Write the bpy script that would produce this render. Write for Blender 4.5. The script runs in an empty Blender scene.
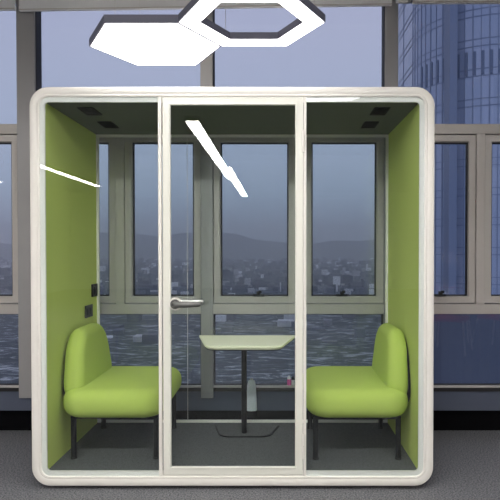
import bpy, bmesh, math, random
from mathutils import Vector, Matrix
random.seed(7)
S = bpy.context.scene
COL = S.collection
PI = math.pi
R = math.radians

# ------------------------------------------------------------------ camera
FPX = 550.0
EYE = 1.33
PITCH = R(0.9)
cam_d = bpy.data.cameras.new('camera')
cam = bpy.data.objects.new('camera', cam_d); COL.objects.link(cam)
cam_d.sensor_width = 36.0
cam_d.lens = 36.0 * FPX / 500.0
cam.location = (0, 0, EYE)
cam.rotation_euler = (PI/2 - PITCH, 0, 0)
CX, CY = 278.0, 249.6 + FPX*math.tan(PITCH)
cam_d.shift_x = -(CX - 250)/500.0
cam_d.shift_y = (CY - 250)/500.0
cam_d.clip_start = 0.05; cam_d.clip_end = 30000
S.camera = cam

def z_at(py, y):
    # height of a point of the photo that lies at distance y
    v = (CY - py)/FPX; c, s_ = math.cos(PITCH), math.sin(PITCH)
    return EYE + y*(v*c - s_)/(c + v*s_)

# ------------------------------------------------------------------ world (overcast dusk)
w = bpy.data.worlds.new('dusk'); S.world = w; w.use_nodes = True
nt = w.node_tree; nt.nodes.clear()
tc = nt.nodes.new('ShaderNodeTexCoord'); sp = nt.nodes.new('ShaderNodeSeparateXYZ')
cr = nt.nodes.new('ShaderNodeValToRGB'); bg = nt.nodes.new('ShaderNodeBackground'); out = nt.nodes.new('ShaderNodeOutputWorld')
nt.links.new(tc.outputs['Generated'], sp.inputs[0]); nt.links.new(sp.outputs['Z'], cr.inputs[0])
nt.links.new(cr.outputs[0], bg.inputs[0]); nt.links.new(bg.outputs[0], out.inputs[0])
e = cr.color_ramp.elements
e[0].position = 0.0; e[0].color = (0.14, 0.18, 0.27, 1)
e[1].position = 0.45; e[1].color = (0.25, 0.26, 0.365, 1)
x = e.new(0.10); x.color = (0.215, 0.27, 0.37, 1)
x = e.new(0.22); x.color = (0.24, 0.28, 0.39, 1)
bg.inputs[1].default_value = 1.35

S.view_settings.view_transform = 'Standard'; S.view_settings.look = 'None'
S.view_settings.exposure = 0.45; S.view_settings.gamma = 1.0; S.view_settings.use_curve_mapping = False

# ------------------------------------------------------------------ materials
def mat(name, col, rough=0.5, metal=0.0, noise=0.0, nscale=60, bump=0.0, bscale=200, spec=0.5, emit=None, estr=0.0, alpha=None):
    m = bpy.data.materials.new(name); m.use_nodes = True
    t = m.node_tree; b = t.nodes['Principled BSDF']
    b.inputs['Base Color'].default_value = (*col, 1); b.inputs['Roughness'].default_value = rough
    b.inputs['Metallic'].default_value = metal; b.inputs['Specular IOR Level'].default_value = spec
    g = t.nodes.new('ShaderNodeTexCoord')
    if noise:
        n = t.nodes.new('ShaderNodeTexNoise'); n.inputs['Scale'].default_value = nscale; n.inputs['Detail'].default_value = 4
        r = t.nodes.new('ShaderNodeValToRGB')
        r.color_ramp.elements[0].position = 0.3; r.color_ramp.elements[1].position = 0.7
        r.color_ramp.elements[0].color = (*[c*(1-noise) for c in col], 1); r.color_ramp.elements[1].color = (*[min(1, c*(1+noise)) for c in col], 1)
        t.links.new(g.outputs['Object'], n.inputs['Vector']); t.links.new(n.outputs['Fac'], r.inputs[0]); t.links.new(r.outputs[0], b.inputs['Base Color'])
    if bump:
        n2 = t.nodes.new('ShaderNodeTexNoise'); n2.inputs['Scale'].default_value = bscale
        bp = t.nodes.new('ShaderNodeBump'); bp.inputs['Strength'].default_value = bump; bp.inputs['Distance'].default_value = 0.004
        t.links.new(g.outputs['Object'], n2.inputs['Vector']); t.links.new(n2.outputs['Fac'], bp.inputs['Height']); t.links.new(bp.outputs[0], b.inputs['Normal'])
    if emit:
        b.inputs['Emission Color'].default_value = (*emit, 1); b.inputs['Emission Strength'].default_value = estr
    return m

def glass(name, tint=(0.9, 0.93, 0.92), ior=1.45, rough=0.0, refl=(1, 1, 1)):
    m = bpy.data.materials.new(name); m.use_nodes = True
    t = m.node_tree; t.nodes.clear()
    o = t.nodes.new('ShaderNodeOutputMaterial'); mx = t.nodes.new('ShaderNodeMixShader')
    tr = t.nodes.new('ShaderNodeBsdfTransparent'); tr.inputs[0].default_value = (*tint, 1)
    gl = t.nodes.new('ShaderNodeBsdfGlossy'); gl.inputs['Roughness'].default_value = rough; gl.inputs[0].default_value = (*refl, 1)
    fr = t.nodes.new('ShaderNodeFresnel'); fr.inputs[0].default_value = ior
    geo = t.nodes.new('ShaderNodeNewGeometry')
    iv = t.nodes.new('ShaderNodeMapRange'); iv.inputs[3].default_value = ior; iv.inputs[4].default_value = 1.0/ior
    t.links.new(geo.outputs['Backfacing'], iv.inputs[0]); t.links.new(iv.outputs[0], fr.inputs[0])
    t.links.new(fr.outputs[0], mx.inputs[0]); t.links.new(tr.outputs[0], mx.inputs[1]); t.links.new(gl.outputs[0], mx.inputs[2])
    t.links.new(mx.outputs[0], o.inputs[0])
    return m

M = {}
M['white'] = mat('white_coated_metal', (0.77, 0.74, 0.69), 0.42, 0, 0.02, 8)
M['lip'] = mat('pale_backpainted_border', (0.78, 0.77, 0.73), 0.35)
M['door'] = mat('cream_coated_aluminium', (0.74, 0.73, 0.66), 0.4)
M['felt'] = mat('green_acoustic_felt', (0.55, 0.64, 0.18), 0.95, 0, 0.06, 300, 0.3, 600, spec=0.1)
M['fabric'] = mat('lime_upholstery', (0.46, 0.58, 0.125), 0.9, 0, 0.05, 400, 0.35, 700, spec=0.15)
M['podceil'] = mat('charcoal_acoustic_felt', (0.13, 0.14, 0.12), 0.95, 0, 0.1, 200, spec=0.1)
M['podfloor'] = mat('pod_carpet', (0.115, 0.118, 0.122), 1.0, 0, 0.5, 260, 0.6, 300, spec=0.05)
M['carpet'] = mat('grey_office_carpet', (0.155, 0.157, 0.166), 1.0, 0, 0.65, 110, 1.0, 150, spec=0.05)
M['black'] = mat('black_powder_coat', (0.012, 0.012, 0.014), 0.5, spec=0.25)
M['blackmat'] = mat('matt_black', (0.004, 0.004, 0.005), 0.9, spec=0.05)
M['rubber'] = mat('black_rubber', (0.015, 0.015, 0.015), 0.7)
M['chrome'] = mat('satin_steel', (0.62, 0.61, 0.58), 0.28, 1.0)
M['darksteel'] = mat('dark_satin_steel', (0.13, 0.13, 0.125), 0.35, 0.3)
M['table'] = mat('pale_laminate', (0.97, 0.97, 0.72), 0.6)
M['mull'] = mat('grey_anodised_aluminium', (0.37, 0.36, 0.355), 0.42, 0.25, 0.03, 5)
M['sash'] = mat('grey_sash_aluminium', (0.52, 0.485, 0.45), 0.42, 0.2, 0.03, 5)
M['gasket'] = mat('black_gasket', (0.01, 0.01, 0.012), 0.6)
M['apron'] = mat('glossy_blue_grey_panel', (0.10, 0.115, 0.16), 0.18)
M['blind'] = mat('grey_blind_rail', (0.75, 0.75, 0.75), 0.4, 0.1)
M['wall'] = mat('office_wall_paint', (0.72, 0.72, 0.72), 0.8)
M['ceil'] = mat('office_ceiling_paint', (0.75, 0.75, 0.76), 0.9)
M['lamp'] = mat('white_led_diffuser', (0.9, 0.9, 0.9), 0.5, emit=(1, 0.985, 0.96), estr=7.0)
M['lampbody'] = mat('grey_lamp_housing', (0.12, 0.12, 0.165), 0.5)
M['strip'] = mat('strip_led_diffuser', (0.9, 0.9, 0.9), 0.5, emit=(1, 0.97, 0.93), estr=38.0)
M['podglass'] = glass('clear_pod_glass', (0.970, 0.987, 0.986), 1.42)
M['winglass'] = glass('tinted_window_glass', (0.97, 0.98, 0.99), 1.42)
M['socket'] = mat('black_socket_plastic', (0.012, 0.012, 0.014), 0.35)
M['socket2'] = mat('dark_grey_socket_plastic', (0.045, 0.05, 0.045), 0.4)
M['pink'] = mat('pink_label', (0.75, 0.10, 0.35), 0.5)
M['cap'] = mat('yellow_plastic', (0.75, 0.6, 0.08), 0.5)
M['plastic'] = mat('white_plastic', (0.8, 0.8, 0.8), 0.4)
M['bottle'] = mat('pale_blue_frosted_plastic', (0.92, 0.96, 1.0), 0.35)
M['red'] = mat('red_seat_fabric', (0.55, 0.05, 0.07), 0.8)
M['whitetube'] = mat('white_tube', (0.85, 0.85, 0.85), 0.35)

# ------------------------------------------------------------------ helpers
def wloc(o):
    v = Vector(o.location)
    while o.parent: o = o.parent; v += Vector(o.location)
    return v
def obj(name, bm, m, parent=None, smooth=False, loc=None, kind=None, ang=35):
    """bm is in world coordinates; stored relative to loc / the parent's place"""
    bmesh.ops.recalc_face_normals(bm, faces=bm.faces)
    me = bpy.data.meshes.new(name)
    org = Vector(loc) if loc is not None else (wloc(parent) if parent else Vector((0, 0, 0)))
    bmesh.ops.translate(bm, verts=bm.verts, vec=-org)
    for f in bm.faces: f.smooth = smooth
    if smooth:
        for ed in bm.edges:
            if len(ed.link_faces) == 2 and ed.calc_face_angle(0) > R(ang): ed.smooth = False
    bm.to_mesh(me); bm.free()
    me.materials.append(m)
    o = bpy.data.objects.new(name, me); COL.objects.link(o)
    if parent: o.parent = parent; o.location = org - wloc(parent)
    else: o.location = org
    if kind: o['kind'] = kind
    return o
def thing(name, label, cat, loc, group=None):
    o = bpy.data.objects.new(name, None); COL.objects.link(o); o.location = loc
    o['label'] = label; o['category'] = cat
    if group: o['group'] = group
    return o
def sthing(name, loc=(0, 0, 0)):
    o = bpy.data.objects.new(name, None); COL.objects.link(o); o.location = loc; o['kind'] = 'structure'
    return o
def tag(o, label, cat, group=None):
    o['label'] = label; o['category'] = cat
    if group: o['group'] = group
    return o
def BM(): return bmesh.new()
def box(bm, x0, x1, y0, y1, z0, z1, bev=0.0):
    r = bmesh.ops.create_cube(bm, size=1)
    vs = r['verts']
    for v in vs:
        v.co = Vector(((x0+x1)/2 + v.co.x*(x1-x0), (y0+y1)/2 + v.co.y*(y1-y0), (z0+z1)/2 + v.co.z*(z1-z0)))
    if bev:
        es = list({e_ for v in vs for e_ in v.link_edges})
        bmesh.ops.bevel(bm, geom=es, offset=bev, segments=2, affect='EDGES', profile=0.5)
    return bm
def tube(bm, pts, r, n=10, caps=True, closed=False):
    pts = [Vector(p) for p in pts]; rings = []
    N = len(pts); up0 = None
    for i, p in enumerate(pts):
        a = pts[(i-1) % N] if (i > 0 or closed) else p
        b = pts[(i+1) % N] if (i < N-1 or closed) else p
        d = (b-a).normalized()
        if up0 is None:
            up0 = Vector((0, 0, 1)) if abs(d.z) < 0.9 else Vector((1, 0, 0))
        u = (up0 - d*up0.dot(d)).normalized(); up0 = u
        v = d.cross(u)
        rr = r[i] if isinstance(r, (list, tuple)) else r
        rings.append([bm.verts.new(p + rr*(math.cos(2*PI*k/n)*u + math.sin(2*PI*k/n)*v)) for k in range(n)])
    for i in range(N-1 if not closed else N):
        A, B = rings[i], rings[(i+1) % N]
        for k in range(n): bm.faces.new((A[k], A[(k+1) % n], B[(k+1) % n], B[k]))
    if caps and not closed:
        bm.faces.new(rings[0][::-1]); bm.faces.new(rings[-1])
    return bm
def rrect(a0, a1, b0, b1, r, n=8):
    """rounded rectangle outline in an (a,b) plane, counter-clockwise"""
    r = max(r, 1e-4); pts = []
    for (ca, cb, s) in ((a1-r, b0+r, -PI/2), (a1-r, b1-r, 0), (a0+r, b1-r, PI/2), (a0+r, b0+r, PI)):
        for k in range(n+1):
            t = s + (PI/2)*k/n
            pts.append((ca + r*math.cos(t), cb + r*math.sin(t)))
    return pts
def loft(bm, loops, closed_profile=False, cap0=False, cap1=False):
    vs = [[bm.verts.new(p) for p in L] for L in loops]
    n = len(vs[0]); m = len(vs)
    for i in range(m if closed_profile else m-1):
        A, B = vs[i], vs[(i+1) % m]
        for k in range(n): bm.faces.new((A[k], A[(k+1) % n], B[(k+1) % n], B[k]))
    if cap0: bm.faces.new(vs[0][::-1])
    if cap1: bm.faces.new(vs[-1])
    return bm
def ring_sweep(bm, x0, x1, z0, z1, r, prof, n=10):
    """closed profile of (inset, y) swept round a rounded rectangle standing in XZ"""
    loops = []
    for (d, y) in prof:
        loops.append([(a, y, b) for (a, b) in rrect(x0+d, x1-d, z0+d, z1-d, max(r-d, 0.004), n)])
    return loft(bm, loops, closed_profile=True)
def prism_xy(bm, pts, z0, z1, bev=0):
    a = [bm.verts.new((p[0], p[1], z0)) for p in pts]; b = [bm.verts.new((p[0], p[1], z1)) for p in pts]
    n = len(pts)
    bm.faces.new(a[::-1]); top = bm.faces.new(b)
    for k in range(n): bm.faces.new((a[k], a[(k+1) % n], b[(k+1) % n], b[k]))
    return bm

# ================================================================== SETTING
YW = 3.97            # room-side face of the window wall frames
YG = 4.022           # window glass
def wx(px): return (px - 278.0)*YW/FPX
def wz(py): return z_at(py, YW)
ROOMX0, ROOMX1, ROOMY0 = -7.0, 6.5, -12.5
ZC = 3.25
obj('floor', box(BM(), ROOMX0, ROOMX1, ROOMY0, 4.25, -0.12, 0.0), M['carpet'], kind='structure')
obj('ceiling', box(BM(), ROOMX0, ROOMX1, ROOMY0, 4.08, ZC, ZC+0.12), M['ceil'], kind='structure')
obj('wall_left', box(BM(), ROOMX0-0.12, ROOMX0, ROOMY0, 4.25, -0.12, ZC+0.12), M['wall'], kind='structure')
obj('wall_right', box(BM(), ROOMX1, ROOMX1+0.12, ROOMY0, 4.25, -0.12, ZC+0.12), M['wall'], kind='structure')
obj('wall_back', box(BM(), ROOMX0, ROOMX1, ROOMY0-0.12, ROOMY0, -0.12, ZC+0.12), M['wall'], kind='structure')

# header over the windows
obj('wall_front', box(BM(), ROOMX0, ROOMX1, YW-0.005, 4.06, wz(-2), ZC), M['mull'], kind='structure')
# main mullions every 1.3 m
PITCHM = 180.0
mcent = [28 + PITCHM*i for i in range(-5, 9)]
mcent = [c for c in mcent if ROOMX0+0.1 < wx(c) < ROOMX1-0.1]
edges = {28: (19, 36.9), 208: (201, 213.2), 388: (384, 397)}
def medge(c): return edges.get(int(c), (c-6.5, c+6.5))
ti = 1
for c in mcent:
    a, b = medge(c)
    bm = BM()
    box(bm, wx(a), wx(b), YW-0.020, 4.07, wz(397.5), wz(-2), 0.003)
    t = obj('trim_%d' % ti, bm, M['mull'], kind='structure'); ti += 1
    box_ = BM(); box(box_, wx(b)-0.004 if wx(c) < 0 else wx(a)-0.005, wx(b)+0.005 if wx(c) < 0 else wx(a)+0.004, YW+0.0, 4.06, wz(124), wz(-2))
    g = obj('gasket', box_, M['gasket'], t)
# transoms
for (y0, y1, dy) in ((134.0, 124.0, -0.02), (314.0, 304.0, -0.02)):
    bm = BM(); box(bm, ROOMX0, ROOMX1, YW+dy+0.015, 4.068, wz(y0), wz(y1), 0.003)
    obj('trim_%d' % ti, bm, M['sash'], kind='structure'); ti += 1
# bottom sill rail with its pale lip, the glossy apron panel and the black kick recess
bm = BM(); box(bm, ROOMX0, ROOMX1, YW, 4.066, wz(391.5), wz(387.5)); t = obj('trim_%d' % ti, bm, M['gasket'], kind='structure'); ti += 1
bm = BM(); box(bm, ROOMX0, ROOMX1, YW-0.008, YW+0.06, wz(387.5), wz(386.0)); obj('rail_lip', bm, M['sash'], t)
bm = BM(); box(bm, ROOMX0, ROOMX1, YW+0.012, 4.20, wz(411), wz(391.5)); obj('trim_%d' % ti, bm, M['apron'], kind='structure'); ti += 1
bm = BM(); box(bm, ROOMX0, ROOMX1, YW+0.055, 4.22, -0.0, wz(411)); obj('baseboard_front', bm, M['blackmat'], kind='structure')

wi = 1
def pane(parent, x0, x1, z0, z1, y=YG):
    bm = BM(); box(bm, x0, x1, y, y+0.008, z0, z1); return obj('pane', bm, M['winglass'], parent)
def latch(parent, px):
    bm = BM(); x = wx(px); z = wz(296)
    box(bm, x-0.042, x+0.042, YW-0.004, YW+0.03, z-0.003, z+0.012, 0.003)
    box(bm, x-0.014, x+0.014, YW-0.018, YW+0.01, z+0.008, z+0.034, 0.004)
    box(bm, x-0.002, x+0.022, YW-0.026, YW-0.012, z+0.022, z+0.040, 0.003)
    return obj('latch', bm, M['gasket'], parent, True)
def casement(x0, x1, la=None, thick=7.0):
    """framed sash between the transoms; x in window-wall units"""
    global wi
    zt, zb = wz(134.6), wz(303.4)
    root = sthing('window_%d' % wi, ((x0+x1)/2, YW, zb)); wi += 1
    f = thick*YW/FPX
    bm = BM()
    ring_sweep(bm, x0+0.003, x1-0.003, zb+0.002, zt-0.002, 0.002, [(0, YW+0.002), (f-0.006, YW+0.002), (f, YW+0.010), (f, YG+0.02), (0, YG+0.02)], 1)
    obj('frame', bm, M['sash'], root)
    bm = BM(); ring_sweep(bm, x0+0.003, x1-0.003, zb+0.002, zt-0.002, 0.002, [(f-0.001, YW+0.022), (f+0.008, YW+0.022), (f+0.008, YG-0.002), (f-0.001, YG-0.002)], 1)
    obj('gasket', bm, M['gasket'], root)
    pane(root, x0+f, x1-f, zb+f, zt-f)
    if la is not None: latch(root, la)
# sashes: two per bay with a thinner post between them
for i, c in enumerate(mcent[:-1]):
    a = medge(c)[1]; b = medge(mcent[i+1])[0]; mid = (c + mcent[i+1])/2
    mid = {28: 120.5, 208: 300, 388: 480}.get(int(c), mid)
    bm = BM(); box(bm, wx(mid-4.3), wx(mid+4.3), YW-0.012, 4.064, wz(304), wz(134), 0.003)
    obj('trim_%d' % ti, bm, M['sash'], kind='structure'); ti += 1
    casement(wx(a), wx(mid-4.3), la=(a+mid)/2+2 if int(c) in (208, 388) or c < 0 else mid-45)
    casement(wx(mid+4.3), wx(b), la={28: 166, 208: 342}.get(int(c), (mid+b)/2))
    # fixed glass above and below
    for (y0, y1) in ((124, -2), (386, 314)):
        root = sthing('window_%d' % wi, (wx((a+b)/2), YG, wz(y0))); wi += 1
        pane(root, wx(a)-0.02, wx(b)+0.02, wz(y0), wz(y1))
        if y0 == 386:
            bm = BM(); ring_sweep(bm, wx(a), wx(b), wz(386.5), wz(313.5), 0.002, [(0, YW+0.03), (0.010, YW+0.03), (0.010, YG), (0, YG)], 1)
            obj('bead', bm, M['gasket'], root)

# blind rails across the window heads
def blind(x0, x1, zl, zr, label, yb=3.86):
    root = thing('roller_blind', label, 'blind', ((x0+x1)/2, yb, zl), 'roller blinds')
    def slab(y0, y1, dz0, dz1, m, nm):
        bm = BM()
        P = [(x0, y0, zl+dz0), (x1, y0, zr+dz0), (x1, y1, zr+dz0), (x0, y1, zl+dz0), (x0, y0, zl+dz1), (x1, y0, zr+dz1), (x1, y1, zr+dz1), (x0, y1, zl+dz1)]
        v = [bm.verts.new(p) for p in P]
        for f in ((0, 1, 2, 3), (4, 5, 6, 7), (0, 1, 5, 4), (1, 2, 6, 5), (2, 3, 7, 6), (3, 0, 4, 7)): bm.faces.new([v[k] for k in f])
        obj(nm, bm, m, root)
    slab(yb, yb+0.022, 0.0, 0.030, M['blind'], 'bottom_rail')
    slab(yb-0.004, yb-0.0001, 0.004, 0.010, M['sash'], 'rail_bead')
    slab(yb+0.006, yb+0.010, 0.0301, ZC-0.09-max(zl, zr), M['blind'], 'fabric')
    bm = BM(); tube(bm, [(x0, yb+0.03, ZC-0.045), (x1, yb+0.03, ZC-0.045)], 0.042, 16); obj('roller_tube', bm, M['blind'], root, True)
def bz(py, y=3.86): return z_at(py, y)
def bxx(px, y=3.86): return (px-278)*y/FPX
blind(-4.6, bxx(16.5), bz(10.5), bz(9.5), 'short grey roller blind rail above the far left window')
blind(bxx(20.5), bxx(391), bz(10.5), bz(5.0), 'long grey roller blind rail running above the pod behind the hexagonal lamps')
blind(bxx(412), 4.6, bz(3.0), bz(2.0), 'pale roller blind rail above the right window facing the glass tower')
# bracket between the blinds
root = thing('blind_bracket', 'grey bracket with rounded pull between two blind rails at top right', 'bracket', (bxx(402), 3.86, bz(2)))
bm = BM(); box(bm, bxx(396), bxx(409), 3.84, 3.90, bz(1.0), ZC-0.001, 0.004); obj('plate', bm, M['blind'], root)
bm = BM(); tube(bm, [(bxx(398), 3.85, bz(1.2)), (bxx(402), 3.84, bz(3.2)), (bxx(406), 3.84, bz(3.4)), (bxx(408), 3.85, bz(1.0))], 0.012, 10); obj('pull', bm, M['chrome'], root, True)

# ================================================================== OUTSIDE
GZ = -105.0
def citymat():
    m = mat('distant_buildings', (0.3, 0.3, 0.3), 0.8)
    t = m.node_tree; b = t.nodes['Principled BSDF']
    g = t.nodes.new('ShaderNodeNewGeometry'); r = t.nodes.new('ShaderNodeValToRGB')
    r.color_ramp.elements[0].color = (0.05, 0.06, 0.08, 1); r.color_ramp.elements[1].color = (0.95, 0.95, 0.93, 1)
    q = r.color_ramp.elements.new(0.80); q.color = (0.20, 0.21, 0.23, 1)
    t.links.new(g.outputs['Random Per Island'], r.inputs[0]); t.links.new(r.outputs[0], b.inputs['Base Color'])
    return m
def groundmat():
    m = mat('city_ground', (0.1, 0.1, 0.1), 0.9)
    t = m.node_tree; b = t.nodes['Principled BSDF']
    g = t.nodes.new('ShaderNodeTexCoord'); mp = t.nodes.new('ShaderNodeMapping'); mp.inputs['Scale'].default_value = (0.03, 0.065, 1)
    mp.inputs['Rotation'].default_value = (0, 0, R(14))
    n = t.nodes.new('ShaderNodeTexNoise'); n.inputs['Scale'].default_value = 1.0; n.inputs['Detail'].default_value = 8; n.inputs['Roughness'].default_value = 0.65
    n.inputs['Distortion'].default_value = 1.6
    r = t.nodes.new('ShaderNodeValToRGB'); el = r.color_ramp.elements
    el[0].position = 0.42; el[0].color = (0.012, 0.022, 0.022, 1); el[1].position = 0.62; el[1].color = (0.42, 0.46, 0.45, 1)
    q = el.new(0.54); q.color = (0.05, 0.065, 0.07, 1)
    t.links.new(g.outputs['Object'], mp.inputs[0]); t.links.new(mp.outputs[0], n.inputs['Vector']); t.links.new(n.outputs['Fac'], r.inputs[0]); t.links.new(r.outputs[0], b.inputs['Base Color'])
    return m
bm = BM(); box(bm, -9000, 9000, 20, 11000, GZ-5, GZ); obj('city_ground', bm, groundmat(), kind='structure')
bm = BM()
for i in range(5200):
    y = 330 + 5200*random.random()**1.9
    x = random.uniform(-0.62, 0.62)*y
    if y < 620: continue
    if y < 950 and random.random() < 0.86: continue
    sx = random.uniform(5, 24)*(0.6+y/2800); sy = random.uniform(5, 22); h = random.choice((6, 9, 14, 20, 30, 12, 8))*random.uniform(0.6, 1.3)
    if y < 800: h *= 0.45
    a = random.uniform(-0.25, 0.25)
    c, s_ = math.cos(a), math.sin(a)
    P = [(x+c*dx*sx/2-s_*dy*sy/2, y+s_*dx*sx/2+c*dy*sy/2) for dx, dy in ((-1, -1), (1, -1), (1, 1), (-1, 1))]
    prism_xy(bm, P, GZ, GZ+h)
o = obj('distant_city', bm, citymat()); o['kind'] = 'stuff'; tag(o, 'hazy spread of low city buildings far below the windows', 'city')
# hills
bm = BM(); n = 90; prev = None
front = []; ridge = []; back = []
for i in range(n+1):
    x = -9000 + 18000*i/n
    hh = 130 + 60*math.sin(i*0.21+0.5) + 32*math.sin(i*0.63+1) + 14*math.sin(i*1.7)
    front.append(bm.verts.new((x, 7000, GZ-2))); ridge.append(bm.verts.new((x, 8200, GZ+90+hh*1.3+25))); back.append(bm.verts.new((x, 9400, GZ-2)))
for i in range(n):
    bm.faces.new((front[i], front[i+1], ridge[i+1], ridge[i])); bm.faces.new((ridge[i], ridge[i+1], back[i+1], back[i]))
bm.faces.new(front + back[::-1])
obj('hills', bm, mat('hill_forest', (0.05, 0.07, 0.06), 1.0, 0, 0.3, 0.002), kind='structure', smooth=True, ang=80)
# haze
hm = bpy.data.materials.new('dusk_haze'); hm.use_nodes = True; t = hm.node_tree; t.nodes.clear()
ho = t.nodes.new('ShaderNodeOutputMaterial'); vs = t.nodes.new('ShaderNodeVolumeScatter')
vs.inputs['Color'].default_value = (0.90, 0.94, 1.0, 1); vs.inputs['Density'].default_value = 1/5000.0
t.links.new(vs.outputs[0], ho.inputs['Volume'])
hz = obj('haze', box(BM(), -9500, 9500, 12, 11500, GZ-20, 420), hm); hz['kind'] = 'stuff'; tag(hz, 'bluish dusk haze over the city', 'haze')

# curved glass tower on the right
TX, TY, TR = 30.6, 82.0, 10.6
path = [(20.0, 98.0), (20.0, 94.0), (20.0, 88.0)]
for k in range(0, 17):
    a = PI + (PI/2)*k/16
    path.append((TX + TR*math.cos(a), TY + TR*math.sin(a)))
x = TX
while x < 66: x += 1.21; path.append((x, TY-TR))
tower = thing('glass_skyscraper', 'tall curved blue glass skyscraper outside the right windows', 'building', (38, 85, GZ))
ST = 3.9; Z0 = GZ; Z1 = 64; ZM = -7.0
FZ = EYE + (249.6-75)*(TY-TR)/FPX     # level of the spandrel under the louvred storey
bm = BM()
prev = None
for (x, y) in path:
    a = bm.verts.new((x, y, ZM)); b = bm.verts.new((x, y, Z1))
    if prev: bm.faces.new((prev[0], a, b, prev[1]))
    prev = (a, b)
xe, ye = path[-1]; c_ = bm.verts.new((xe, 98, ZM)); d_ = bm.verts.new((xe, 98, Z1)); bm.faces.new((prev[0], c_, d_, prev[1]))
bm.verts.ensure_lookup_table(); a0, b0 = bm.verts[0], bm.verts[1]; bm.faces.new((c_, a0, b0, d_))
tops = [v for v in bm.verts if v.co.z > 0]; bm.faces.new(tops)
tg = mat('blue_curtain_wall_glass', (0.10, 0.16, 0.34), 0.15, 0.15)
tnt = tg.node_tree; tb = tnt.nodes['Principled BSDF']; g = tnt.nodes.new('ShaderNodeTexCoord'); mp = tnt.nodes.new('ShaderNodeMapping'); mp.inputs['Scale'].default_value = (0.8, 0.05, 0.2564)
wn = tnt.nodes.new('ShaderNodeTexWhiteNoise'); sn = tnt.nodes.new('ShaderNodeVectorMath'); sn.operation = 'FLOOR'
rr = tnt.nodes.new('ShaderNodeValToRGB'); rr.color_ramp.elements[0].color = (0.32, 0.37, 0.50, 1); rr.color_ramp.elements[1].color = (0.39, 0.43, 0.56, 1)
tnt.links.new(g.outputs['Object'], mp.inputs[0]); tnt.links.new(mp.outputs[0], sn.inputs[0]); tnt.links.new(sn.outputs[0], wn.inputs[0]); tnt.links.new(wn.outputs[0], rr.inputs[0]); tnt.links.new(rr.outputs[0], tb.inputs['Base Color'])
obj('glass_facade', bm, tg, tower)
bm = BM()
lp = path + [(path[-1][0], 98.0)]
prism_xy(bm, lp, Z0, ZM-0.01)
obj('lower_facade', bm, mat('lower_curtain_wall_glass', (0.07, 0.085, 0.13), 0.2), tower)  # storeys below the split level get a darker base colour
tmm = mat('tower_mullion', (0.17, 0.205, 0.30), 0.4, 0.1)
def off(path, i, d):
    (x0, y0), (x1, y1) = path[max(i-1, 0)], path[min(i+1, len(path)-1)]
    t = Vector((x1-x0, y1-y0)).normalized(); nrm = Vector((t.y, -t.x))
    return nrm
def band(z, h, d, m, nm):
    bm = BM(); L = []
    for i, (x, y) in enumerate(path):
        nn = off(path, i, d)
        # outward = away from tower interior (38,100)
        if nn.dot(Vector((x-42, y-100))) < 0: nn = -nn
        L.append([bm.verts.new(q) for q in ((x, y, z), (x+nn.x*d, y+nn.y*d, z), (x+nn.x*d, y+nn.y*d, z+h), (x, y, z+h))])
    for A, B in zip(L, L[1:]):
        for k in range(4): bm.faces.new((A[k], B[k], B[(k+1) % 4], A[(k+1) % 4]))
    bm.faces.new(L[0]); bm.faces.new(L[-1][::-1])
    return bm
nst = int((Z1-Z0)/ST)
allb = BM()
def merge(dst, src):
    me = bpy.data.meshes.new('tmp'); src.to_mesh(me); src.free(); dst.from_mesh(me); bpy.data.meshes.remove(me)
base = FZ - ST*int((FZ-Z0)/ST)
z = base
while z < ZM: z += ST
while z < Z1-1:
    merge(allb, band(z, 0.13, 0.05, None, '')); merge(allb, band(z+0.95, 0.11, 0.05, None, ''))
    z += ST
obj('floor_bands', allb, tmm, tower)['kind'] = 'stuff'
bm = BM()
for i, (x, y) in enumerate(path):
    nn = off(path, i, 0)
    if nn.dot(Vector((x-42, y-100))) < 0: nn = -nn
    wdt = 0.16 if i % 2 == 0 else 0.08
    tv = Vector((-nn.y, nn.x))*wdt/2
    P = [(x+tv.x, y+tv.y), (x-tv.x, y-tv.y), (x-tv.x+nn.x*0.07, y-tv.y+nn.y*0.07), (x+tv.x+nn.x*0.07, y+tv.y+nn.y*0.07)]
    prism_xy(bm, P, ZM+0.01, Z1-0.2)
obj('vertical_mullions', bm, tmm, tower)['kind'] = 'stuff'
# the louvred storey with dark slots, the wide dark pier
bm = BM()
for i in range(6, len(path)-1):
    (x, y), (x1, y1) = path[i], path[i+1]
    nn = off(path, i, 0)
    if nn.dot(Vector((x-42, y-100))) < 0: nn = -nn
    A = Vector((x, y)); B = Vector((x1, y1)); C = A + (B-A)*0.38; e1 = nn*0.12
    prism_xy(bm, [tuple(A), tuple(C), tuple(C+e1), tuple(A+e1)], FZ+0.2, FZ+3.0+0.3)
obj('louvre_slots', bm, mat('louvre_dark', (0.12, 0.155, 0.24), 0.6), tower)['kind'] = 'stuff'
bm = BM(); px0 = (447-278)/FPX*(TY-TR+1.3)
box(bm, px0, px0+1.0, TY-TR-0.25+0.8, TY-TR+3, ZM+0.01, Z1-0.3); obj('pier', bm, tmm, tower)

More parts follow.
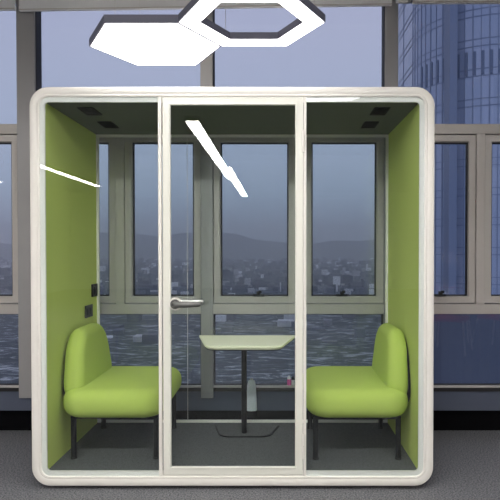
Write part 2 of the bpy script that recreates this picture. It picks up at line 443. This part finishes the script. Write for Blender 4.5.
# ================================================================== PENDANT LAMPS OVER THE POD
def hexpts(cx, cy, s): return [(cx+s*math.cos(R(60*k)), cy+s*math.sin(R(60*k))) for k in range(6)]
LZ = 2.487; SH = 0.376; TH = 0.042
def cable_set(root, pts, z):
    for (x, y) in pts:
        bm = BM(); tube(bm, [(x, y, z), (x, y, ZC-0.0005)], 0.0012, 6); obj('cable', bm, M['chrome'], root)
def hex_solid(cx, cy, s, label, group='hexagonal ceiling lamps'):
    root = thing('pendant_lamp', label, 'lamp', (cx, cy, LZ), group)
    bm = BM(); P = hexpts(cx, cy, s); Q = hexpts(cx, cy, s-0.010)
    for A, B, zA, zB in ((P, P, LZ, LZ+TH), (Q, Q, LZ+0.004, LZ+0.004)): pass
    lo = [bm.verts.new((*p, LZ)) for p in P]; hi = [bm.verts.new((*p, LZ+TH)) for p in P]; li = [bm.verts.new((*p, LZ)) for p in Q]; lj = [bm.verts.new((*p, LZ+0.01)) for p in Q]
    for k in range(6):
        j = (k+1) % 6
        bm.faces.new((lo[k], lo[j], hi[j], hi[k])); bm.faces.new((li[k], li[j], lo[j], lo[k])); bm.faces.new((lj[k], lj[j], li[j], li[k]))
    bm.faces.new(hi); bm.faces.new(lj)
    obj('housing', bm, M['lampbody'], root)
    bm = BM(); prism_xy(bm, hexpts(cx, cy, s-0.0105), LZ+0.0005, LZ+0.009); obj('diffuser', bm, M['lamp'], root)
    cable_set(root, hexpts(cx, cy, s*0.8)[0:6:2], LZ+TH)
    return root
def hex_ring(cx, cy, s, wd, label, group='hexagonal ceiling lamps', rot=0):
    root = thing('pendant_lamp', label, 'lamp', (cx, cy, LZ), group)
    si = s - wd*2/math.sqrt(3)
    def hp(q): return [(cx+q*math.cos(R(60*k+rot)), cy+q*math.sin(R(60*k+rot))) for k in range(6)]
    def ringsolid(so, si_, z0, z1):
        bm = BM(); A = [[bm.verts.new((*p, zz)) for p in hp(q)] for q, zz in ((so, z0), (so, z1), (si_, z1), (si_, z0))]
        for m_ in range(4):
            for k in range(6): j = (k+1) % 6; bm.faces.new((A[m_][k], A[m_][j], A[(m_+1) % 4][j], A[(m_+1) % 4][k]))
        return bm
    obj('housing', ringsolid(s, si, LZ+0.004, LZ+TH), M['lampbody'], root)
    obj('diffuser', ringsolid(s-0.009, si+0.006, LZ, LZ+0.0039), M['lamp'], root)
    cable_set(root, hp((s+si)/2)[0:6:2], LZ+TH)
    return root
hex_solid(-0.700, 3.150, SH, 'solid white glowing hexagonal lamp hanging above the left of the pod')
hex_ring(-0.700+1.5*SH+0.002, 3.150-SH*math.sqrt(3)/2, SH, 0.098, 'open ring-shaped hexagonal lamp joined to the solid one above the pod door')
# a third lamp of the cluster, behind the camera's field, mirrored at the head of the right pane
hex_ring(0.379, 2.06, SH, 0.098, 'open hexagonal ring lamp out of frame, mirrored at the head of the right pane')

# linear pendants further back in the office, seen only as reflections; the last three are unseen, added as fill
def strip(x, y0, y1, z, wd=0.15, label=''):
    root = thing('linear_lamp', label, 'lamp', (x, (y0+y1)/2, z), 'linear ceiling lamps')
    bm = BM(); box(bm, x-wd/2, x+wd/2, y0, y1, z+0.004, z+0.06); obj('housing', bm, M['lampbody'], root)
    bm = BM(); box(bm, x-wd/2+0.004, x+wd/2-0.004, y0+0.004, y1-0.004, z, z+0.0039); obj('diffuser', bm, M['strip'], root)
    cable_set(root, [(x, y0+0.2), (x, y1-0.2)], z+0.06)
    return root
SZ = 2.82
strip(-1.00, -3.7, -0.33, SZ, 0.165, 'nearer linear ceiling lamp mirrored slanting in the pod door glass')
strip(-0.93, -7.6, -3.9, SZ, 0.165, 'farther linear ceiling lamp continuing the streak mirrored in the door glass')
strip(-4.25, -7.0, -2.6, SZ, 0.14, 'linear ceiling lamp mirrored as a thin streak in the left pane of the pod')
def strip_cross(y, x0, x1, z, label, wd=0.17):
    root = thing('linear_lamp', label, 'lamp', ((x0+x1)/2, y, z), 'linear ceiling lamps')
    bm = BM(); box(bm, x0, x1, y-wd/2, y+wd/2, z+0.004, z+0.06); obj('housing', bm, M['lampbody'], root)
    bm = BM(); box(bm, x0+0.004, x1-0.004, y-wd/2+0.004, y+wd/2-0.004, z, z+0.0039); obj('diffuser', bm, M['strip'], root)
    cable_set(root, [(x0+0.2, y), (x1-0.2, y)], z+0.06)
strip_cross(1.0, -2.55, 1.65, 2.80, 'unseen linear fill lamp added across the front of the pod, nearest to it, above the frame')  # unseen lamp added to brighten the pod, placed clear of the reflections
strip(5.55, -5.3, -0.2, SZ, 0.165, 'added linear fill lamp along the right office wall, out of frame')  # extra unseen lamp, put in to light the pod interior at a low angle
strip(-6.2, -4.2, -0.9, SZ, 0.165, 'added linear fill lamp along the left office wall, out of frame')  # its left counterpart, likewise added only for more interior light

# ================================================================== MEETING POD
PC = -0.2515
PX0, PX1, PZ0, PZ1 = PC-1.112, PC+1.112, 0.020, 2.222
PY0, PY1 = 3.02, 3.925
pod = thing('meeting_pod', 'white framed glass meeting pod with rounded corners and green felt side walls', 'pod', (PC, (PY0+PY1)/2, 0))
I = 0.083
def A(name, bm, m, par=pod, smooth=False, **k): return obj(name, bm, m, par, smooth, **k)
# front frame with rounded bead
bm = BM()
ring_sweep(bm, PX0, PX1, PZ0, PZ1, 0.105, [(0.0, PY0+0.06), (0.0, PY0+0.012), (0.003, PY0+0.004), (0.010, PY0), (0.038, PY0), (0.041, PY0+0.002), (0.044, PY0-0.001), (0.050, PY0-0.002), (0.055, PY0), (0.057, PY0+0.004), (0.057, PY0+0.0205), (0.045, PY0+0.0205), (0.045, PY0+0.06)], 12)
A('front_frame', bm, M['white'], smooth=True)
bm = BM()
ring_sweep(bm, PX0, PX1, PZ0, PZ1, 0.105, [(0.0565, PY0+0.0085), (I, PY0+0.0085), (I, PY0+0.020), (0.0565, PY0+0.020)], 12)
A('glass_border', bm, M['lip'], smooth=True)
# outer shell
bm = BM()
ring_sweep(bm, PX0+0.004, PX1-0.004, PZ0+0.004, PZ1-0.004, 0.10, [(0.0, PY0+0.061), (0.0, PY1-0.03), (0.03, PY1-0.03), (0.03, PY0+0.061)], 12)
A('shell', bm, M['white'], smooth=True)
# rear frame
bm = BM()
ring_sweep(bm, PX0, PX1, PZ0, PZ1, 0.105, [(0.0, PY1-0.029), (0.0, PY1), (I-0.006, PY1), (I-0.006, PY1-0.029)], 12)
A('rear_frame', bm, M['white'], smooth=True)
ix0, ix1, iz0, iz1 = PX0+I, PX1-I, PZ0+I, PZ1-I
yb = PY1-0.030
def rf(x0, x1, z0, z1): 
    bm = BM(); box(bm, x0, x1, yb-0.014, yb-0.0005, z0, z1); return bm
bm = BM(); ring_sweep(bm, ix0, ix1, iz0, iz1, 0.004, [(0, yb-0.014), (0.018, yb-0.014), (0.018, yb-0.0005), (0, yb-0.0005)], 2)
A('rear_channel', bm, M['lip'])
for x0, x1, nm in ((PX0+0.046, ix0, 'left'), (ix1, PX1-0.046, 'right')):
    bm = BM(); box(bm, x0, x1, PY0+0.0215, PY1-0.031, iz0, iz1)
    A('side_wall', bm, M['felt'])
bm = BM(); box(bm, ix0-0.03, ix1+0.03, PY0+0.0215, PY1-0.031, iz1+0.0005, iz1+0.030); A('ceiling_panel', bm, M['podceil'])
bm = BM(); box(bm, ix0-0.03, ix1+0.03, PY0+0.0215, PY1-0.031, iz0-0.030, iz0-0.0005); A('floor_panel', bm, M['podfloor'])
# feet hidden in the shadow gap
for fx in (PX0+0.2, PX1-0.2):
    for fy in (PY0+0.12, PY1-0.12):
        bm = BM(); tube(bm, [(fx, fy, 0.0), (fx, fy, PZ0+0.004)], 0.03, 16); A('foot', bm, M['rubber'])
# ceiling vents
def vent(x, y):
    f = BM(); ring_sweep_pts = None
    box(f, x-0.045, x+0.045, y-0.085, y+0.085, iz1-0.006, iz1)
    v = A('ceiling_vent', f, M['blackmat'])
    bm = BM()
    for k in range(4): box(bm, x-0.034, x+0.034, y-0.062+k*0.034, y-0.048+k*0.034, iz1-0.009, iz1-0.0062)
    A('grille', bm, M['blackmat'], v)
for sx in (-1, 1):
    for yy in (3.22, 3.57): vent(PC + sx*0.845, yy)
# sockets on the left wall
bm = BM(); box(bm, ix0, ix0+0.012, 3.765, 3.865, 0.985+0.02, 1.092, 0.003); s1 = A('light_switch', bm, M['socket'])
bm = BM(); box(bm, ix0+0.0121, ix0+0.020, 3.785, 3.820, 1.02, 1.072, 0.002); A('rocker', bm, M['socket'], s1)
bm = BM(); box(bm, ix0, ix0+0.012, 3.635, 3.765, 0.875, 0.957, 0.003); s2 = A('power_socket', bm, M['socket2'])
for k in range(2):
    bm = BM(); yy = 3.668+k*0.062; box(bm, ix0+0.0121, ix0+0.015, yy-0.020, yy+0.020, 0.895, 0.937, 0.001); A('outlet', bm, M['socket'], s2)

# posts beside the door
F = PY0
def fx(px): return (px-278)*F/FPX
def fz(py): return z_at(py, F)
zt_in, zb_in = PZ1-0.057, PZ0+0.057
for a, b in ((158.3, 161.7), (303.4, 306.4)):
    bm = BM(); box(bm, fx(a), fx(b), PY0-0.002, PY0+0.020, zb_in, zt_in, 0.003); A('post', bm, M['white'])
# fixed front panes (they lap the pale border)
gy = PY0+0.002
for a, b in ((PX0+0.058, fx(158.2)), (fx(306.5), PX1-0.058)):
    bm = BM(); box(bm, a, b, gy, gy+0.006, zb_in+0.001, zt_in-0.001); A('front_pane', bm, M['podglass'])
seam = fx(0)
for a, b in ((ix0+0.018, -0.641), (-0.638, 0.12), (0.123, ix1-0.018)):
    bm = BM(); box(bm, a, b, yb-0.012, yb-0.006, iz0+0.018, iz1-0.018); A('rear_pane', bm, M['podglass'])
for xj in (-0.6395, 0.1215):
    bm = BM(); box(bm, xj-0.0012, xj+0.0012, yb-0.0135, yb-0.0122, iz0+0.018, iz1-0.018); A('joint_strip', bm, M['lip'])
# door
dx0, dx1, dz0, dz1 = fx(162.6), fx(303.0), fz(475.2), fz(96.8)
bm = BM()
ring_sweep(bm, dx0, dx1, dz0, dz1, 0.004, [(0, PY0+0.004), (0.002, PY0+0.002), (0.034, PY0+0.002), (0.036, PY0-0.001), (0.042, PY0-0.001), (0.043, PY0+0.004), (0.043, PY0+0.0205), (0, PY0+0.0205)], 2)
door = A('door', bm, M['door'])
bm = BM(); box(bm, dx0+0.042, dx1-0.042, gy+0.010, gy+0.018, dz0+0.042, dz1-0.042); obj('door_pane', bm, M['podglass'], door)
# dark shadow gap strip around door is the real gap between door and post
hx, hzz = fx(175.5), fz(303.8)
# handle: rose, lever, return; inner lever on the far side
bm = BM(); tube(bm, [(hx, PY0+0.001, hzz), (hx, PY0-0.010, hzz)], 0.036, 28); rose = obj('handle_rose', bm, M['white'], door, True)
bm = BM(); tube(bm, [(hx, PY0-0.0101, hzz), (hx, PY0-0.022, hzz)], 0.026, 24); obj('thumb_turn', bm, M['darksteel'], rose, True)
L = [(hx, PY0-0.022, hzz), (hx, PY0-0.045, hzz), (hx+0.012, PY0-0.055, hzz), (hx+0.06, PY0-0.057, hzz), (hx+0.132, PY0-0.055, hzz+0.003), (hx+0.140, PY0-0.050, hzz+0.003)]
bm = BM(); tube(bm, L, [0.016, 0.016, 0.017, 0.016, 0.015, 0.012], 14); obj('handle_lever', bm, M['darksteel'], door, True, ang=60)
L2 = [(hx, PY0+0.021, hzz+0.004), (hx, PY0+0.085, hzz+0.006), (hx+0.02, PY0+0.095, hzz+0.004), (hx+0.138, PY0+0.095, hzz+0.004)]
bm = BM(); tube(bm, L2, 0.012, 14); obj('handle_lever', bm, M['chrome'], door, True, ang=60)
# hinges
for py in (137, 176, 437, 450):
    pass
for (p0, p1) in ((130, 152), (433, 458)):
    bm = BM(); xh = fx(303.2)
    tube(bm, [(xh, PY0-0.006, fz(p1)), (xh, PY0-0.006, fz((p0+p1)/2)-0.001)], 0.008, 14)
    tube(bm, [(xh, PY0-0.006, fz((p0+p1)/2)+0.001), (xh, PY0-0.006, fz(p0))], 0.008, 14)
    obj('hinge', bm, M['white'], door, True)

# ================================================================== SOFAS
def pillow(to3, a0, a1, b0, b1, c0, c1, rp, re, crown=0.0, n=12, m=7, shape=None):
    """puffy block: rounded rect (a,b) with radius rp, thickness along c, rounded edges re; to3 maps (a,b,c) to a point"""
    bm = BM(); loops = []
    def loop(ins, c):
        pts = rrect(a0+ins, a1-ins, b0+ins, b1-ins, max(rp-ins, 0.01), n)
        if shape: pts = [shape(p) for p in pts]
        return [to3(p[0], p[1], c) for p in pts]
    for k in range(m+1):
        t = (PI/2)*k/m; loops.append(loop(re*(1-math.sin(t)), c0+re*(1-math.cos(t))))
    for k in range(m+1):
        t = (PI/2)*k/m; loops.append(loop(re*(1-math.cos(t)), c1-re*(1-math.sin(t))))
    W = min(a1-a0, b1-b0)/2 - re
    for q in (0.25, 0.5, 0.75, 0.93):
        loops.append(loop(re + W*q, c1 + crown*(1-(1-q)**2)))
    loft(bm, loops, cap0=True, cap1=True)
    return bm
FL = iz0
def sofa(label):
    """left sofa facing +x; local origin at its middle on the pod floor"""
    ox, oy = -0.945, 3.485
    root = thing('sofa', label, 'sofa', (ox, oy, FL), 'armless sofas in the pod')
    y0, y1 = 3.115, 3.855
    # seat
    bm = pillow(lambda a, b, c: (a, b, c), -1.262, -0.658, y0, y1, 0.355, 0.525, 0.13, 0.074, crown=0.012)
    obj('seat', bm, M['fabric'], root, True, ang=80)
    # backrest: rounded shield standing in YZ, leaning slightly
    zc0, zc1 = 0.42, 0.848
    def shp(p):
        a, b = p; k = (b-zc0)/(zc1-zc0); mid = (y0+y1)/2
        return (mid + (a-mid)*(1-0.34*max(0, k)**1.3), b)
    def to3(a, b, c):
        k = (b-zc0)/(zc1-zc0)
        return (-1.262 + c*(1-0.22*k) - 0.004*k, a, b)
    bm = pillow(to3, y0+0.045, y1-0.035, zc0, zc1, 0.0, 0.135, 0.15, 0.058, crown=0.008, shape=shp)
    obj('backrest', bm, M['fabric'], root, True, ang=80)
    bm = BM(); to4 = lambda a, b, c: (-1.268+c, a, b)
    pts = [shp(p) for p in rrect(y0+0.095, y1-0.06, zc0-0.01, zc1-0.05, 0.13, 10)]
    loft(bm, [[to4(p[0], p[1], c) for p in pts] for c in (0.0, 0.012)], cap0=True, cap1=True)
    obj('back_shell', bm, M['black'], root)
    # base frame
    bm = BM()
    xa, xb, ya, yb_ = -1.20, -0.716, y0+0.10, y1-0.09
    for (p, q) in (((xa, ya), (xb, ya)), ((xa, yb_), (xb, yb_)), ((xa, ya), (xa, yb_)), ((xb, ya), (xb, yb_))):
        x0_, x1_ = sorted((p[0], q[0])); q0, q1 = sorted((p[1], q[1]))
        box(bm, x0_-0.013, x1_+0.013, q0-0.013, q1+0.013, 0.341, 0.3560)
    obj('base_frame', bm, M['black'], root)
    bm = BM(); box(bm, -1.20, -0.70, y0+0.08, y1-0.07, 0.3565, 0.3625); obj('seat_board', bm, M['black'], root)
    for px_, py_ in ((xa, ya), (xb, ya), (xa, yb_), (xb, yb_)):
        bm = BM(); tube(bm, [(px_, py_, 0.3405), (px_, py_, FL+0.012)], 0.016, 14)
        lg = obj('leg', bm, M['black'], root, True)
        bm = BM(); tube(bm, [(px_, py_, FL+0.0119), (px_, py_, FL)], 0.018, 14); obj('glide', bm, M['rubber'], lg, True)
    return root
def copy_tree(o, parent=None):
    c = o.copy(); COL.objects.link(c); c.parent = parent
    for ch in [k for k in bpy.data.objects if k.parent is o]: copy_tree(ch, c)
    return c
sofa_l = sofa('armless lime green sofa against the left felt wall of the pod')
sofa_r = copy_tree(sofa_l)
sofa_r.location = (2*PC + 0.945 + 0.007, 3.485, FL); sofa_r.rotation_euler = (0, 0, PI)
sofa_r['label'] = 'armless lime green sofa against the right felt wall of the pod'

# ================================================================== TABLE
TC = -0.215
tbl = thing('pedestal_table', 'small pale tabletop on a thin black pedestal between the two sofas', 'table', (TC, 3.66, FL))
def dshape(cx, yn, yf, hn, hf, r, n=8):
    """trapezoid narrow towards the viewer with rounded near corners"""
    raw = [Vector((cx-hf, yf)), Vector((cx-hn, yn)), Vector((cx+hn, yn)), Vector((cx+hf, yf))]
    pts = [tuple(raw[0])]
    for i in (1, 2):
        p = raw[i]; a = (raw[i-1]-p).normalized(); b = (raw[i+1]-p).normalized()
        P0 = p + a*r; P2 = p + b*r
        for k in range(n+1):
            t = k/n; pts.append(tuple(P0*(1-t)**2 + p*2*t*(1-t) + P2*t*t))
    pts.append(tuple(raw[3])); return pts
ttop = 0.727
bm = BM(); P = dshape(TC, 3.43, 3.865, 0.238, 0.340, 0.07); loops = []
def insetp(P, d): 
    c = Vector((TC, 3.66)); return [tuple(c + (Vector(p)-c)*(1-d)) for p in P]
loft(bm, [[(x, y, z) for x, y in insetp(P, d)] for d, z in ((0.05, ttop-0.026), (0.0, ttop-0.012), (0.0, ttop-0.003), (0.012, ttop))], cap0=True, cap1=True)
top = obj('tabletop', bm, M['table'], tbl)
bm = BM(); loft(bm, [[(x, y, z) for x, y in insetp(P, d)] for d, z in ((0.06, ttop-0.032), (0.03, ttop-0.0262))], cap0=True, cap1=True)
obj('underside_plate', bm, M['black'], tbl)
bm = BM(); tube(bm, [(TC-0.010, 3.64, ttop-0.0325), (TC-0.010, 3.64, FL+0.0095)], 0.0182, 16); obj('pole', bm, M['black'], tbl, True)
bm = BM(); P = dshape(TC, 3.575, 3.80, 0.165, 0.225, 0.07); loft(bm, [[(x, y, z) for x, y in P] for z in (FL, FL+0.006)], cap0=True, cap1=True)
bs = obj('base_plate', bm, M['black'], tbl)
bm = BM(); c = Vector((TC, 3.69)); P2 = [tuple(c+(Vector(p)-c)*0.955) for p in P]; loft(bm, [[(x, y, z) for x, y in P2] for z in (FL+0.0062, FL+0.009)], cap0=True, cap1=True)
obj('base_cover', bm, M['podfloor'], bs)

# ================================================================== SMALL THINGS
# bottles on the sill lip between the pod and the glass
def lathe(bm, cx, cy, prof, n=20):
    loops = [[(cx+r*math.cos(2*PI*k/n), cy+r*math.sin(2*PI*k/n), z) for k in range(n)] for r, z in prof]
    return loft(bm, loops, cap0=True, cap1=True)
sz = wz(391.5)+0.029
b1 = thing('bottle', 'small bottle with pink label on the window sill left of the door post', 'bottle', (wx(287.3), 4.0, sz), 'small bottles on the sill')
x = wx(289.2); bm = BM(); lathe(bm, x, 4.0, [(0.013, sz), (0.0135, sz+0.06), (0.010, sz+0.07), (0.007, sz+0.073), (0.007, sz+0.078)]); obj('body', bm, M['plastic'], b1, True)
bm = BM(); lathe(bm, x, 4.0, [(0.0141, sz+0.008), (0.0141, sz+0.055)]); obj('label_band', bm, M['pink'], b1, True)
b2 = thing('bottle', 'small dark bottle with white label on the window sill beside the door post', 'bottle', (wx(293.0), 4.0, sz), 'small bottles on the sill')
x = wx(293.2); bm = BM(); lathe(bm, x, 4.0, [(0.011, sz), (0.0115, sz+0.06), (0.009, sz+0.07), (0.006, sz+0.073), (0.006, sz+0.076)]); obj('body', bm, M['black'], b2, True)
bm = BM(); lathe(bm, x, 4.0, [(0.012, sz+0.012), (0.012, sz+0.05)]); obj('label_band', bm, M['plastic'], b2, True)
# pale bottle standing low in front of the apron panel
zb = wz(409.5)
root = thing('water_bottle', 'tall pale blue frosted bottle standing low behind the table pole', 'bottle', (wx(252.3), 3.952, 0.0))
def lathe2(cx, cy, prof, n=24, ky=0.5):
    return loft(BM(), [[(cx+r*math.cos(2*PI*k/n), cy+ky*r*math.sin(2*PI*k/n), z) for k in range(n)] for r, z in prof], cap0=True, cap1=True)
x = wx(251.6); yb2 = 3.9455
obj('body', lathe2(x, yb2, [(0.037, zb), (0.0385, zb+0.01), (0.036, zb+0.10), (0.031, zb+0.18), (0.024, zb+0.215), (0.012, zb+0.222)]), M['bottle'], root, True)
obj('base_cup', lathe2(x, yb2, [(0.038, 0.0), (0.0385, zb-0.0003)]), M['blackmat'], root, True)
obj('cap', lathe2(x, yb2, [(0.0125, zb+0.2221), (0.0125, zb+0.236)]), M['plastic'], root, True)
# cable loop beside the pod
bm = BM(); cx_ = -1.405; P = []
for k in range(15):
    t = PI*0.5 + PI*k/14
    P.append((cx_ + 0.055*math.cos(t), 3.66 + 0.085*math.sin(t), 0.006 + 0.018*math.sin(PI*k/14)))
P = [(-1.372, 3.76, 0.006)] + P + [(-1.372, 3.56, 0.006)]
o = tag(obj('power_cable', tube(bm, P, 0.0055, 8), M['rubber'], smooth=True, loc=(-1.40, 3.66, 0)), 'black cable loop on the carpet at the left side of the pod', 'cable')

# red chairs with white tube frames in the office, mirrored in the right-hand windows
def chair(x, y, rz, seat_h, back_h, label):
    root = thing('tube_chair', label, 'chair', (0, 0, 0), 'red chairs with white frames')
    bm = BM(); box(bm, -0.21, 0.21, -0.21, 0.21, seat_h-0.05, seat_h, 0.02); obj('seat', bm, M['red'], root, True)
    for sx in (-1, 1):
        bm = BM(); tube(bm, [(sx*0.19, 0.2, seat_h-0.03), (sx*0.23, 0.27, 0.0)], 0.012, 8); obj('leg', bm, M['whitetube'], root, True)
        bm = BM(); tube(bm, [(sx*0.19, -0.2, seat_h-0.03), (sx*0.23, -0.27, 0.0)], 0.012, 8); obj('leg', bm, M['whitetube'], root, True)
        bm = BM(); tube(bm, [(sx*0.20, -0.19, seat_h-0.01), (sx*0.20, -0.27, back_h)], 0.012, 8); obj('back_post', bm, M['whitetube'], root, True)
    bm = BM(); tube(bm, [(-0.20, -0.27, back_h), (0.20, -0.27, back_h)], 0.013, 8); obj('top_rail', bm, M['whitetube'], root, True)
    bm = BM(); box(bm, -0.17, 0.17, -0.262, -0.245, back_h-0.16, back_h-0.03, 0.006); obj('backrest', bm, M['whitetube'], root, True)
    root.location = (x, y, 0); root.rotation_euler = (0, 0, rz)
    return root
chair(2.25, 0.9, 0.5, 0.46, 0.84, 'low red seated chair with white splayed legs mirrored in the right window')
chair(2.95, 0.75, -0.6, 0.46, 0.84, 'second low red chair nearer the right wall, mirrored in the right window')
chair(2.55, -0.1, 0.2, 0.78, 1.28, 'tall red bar chair with white frame mirrored in the right window')
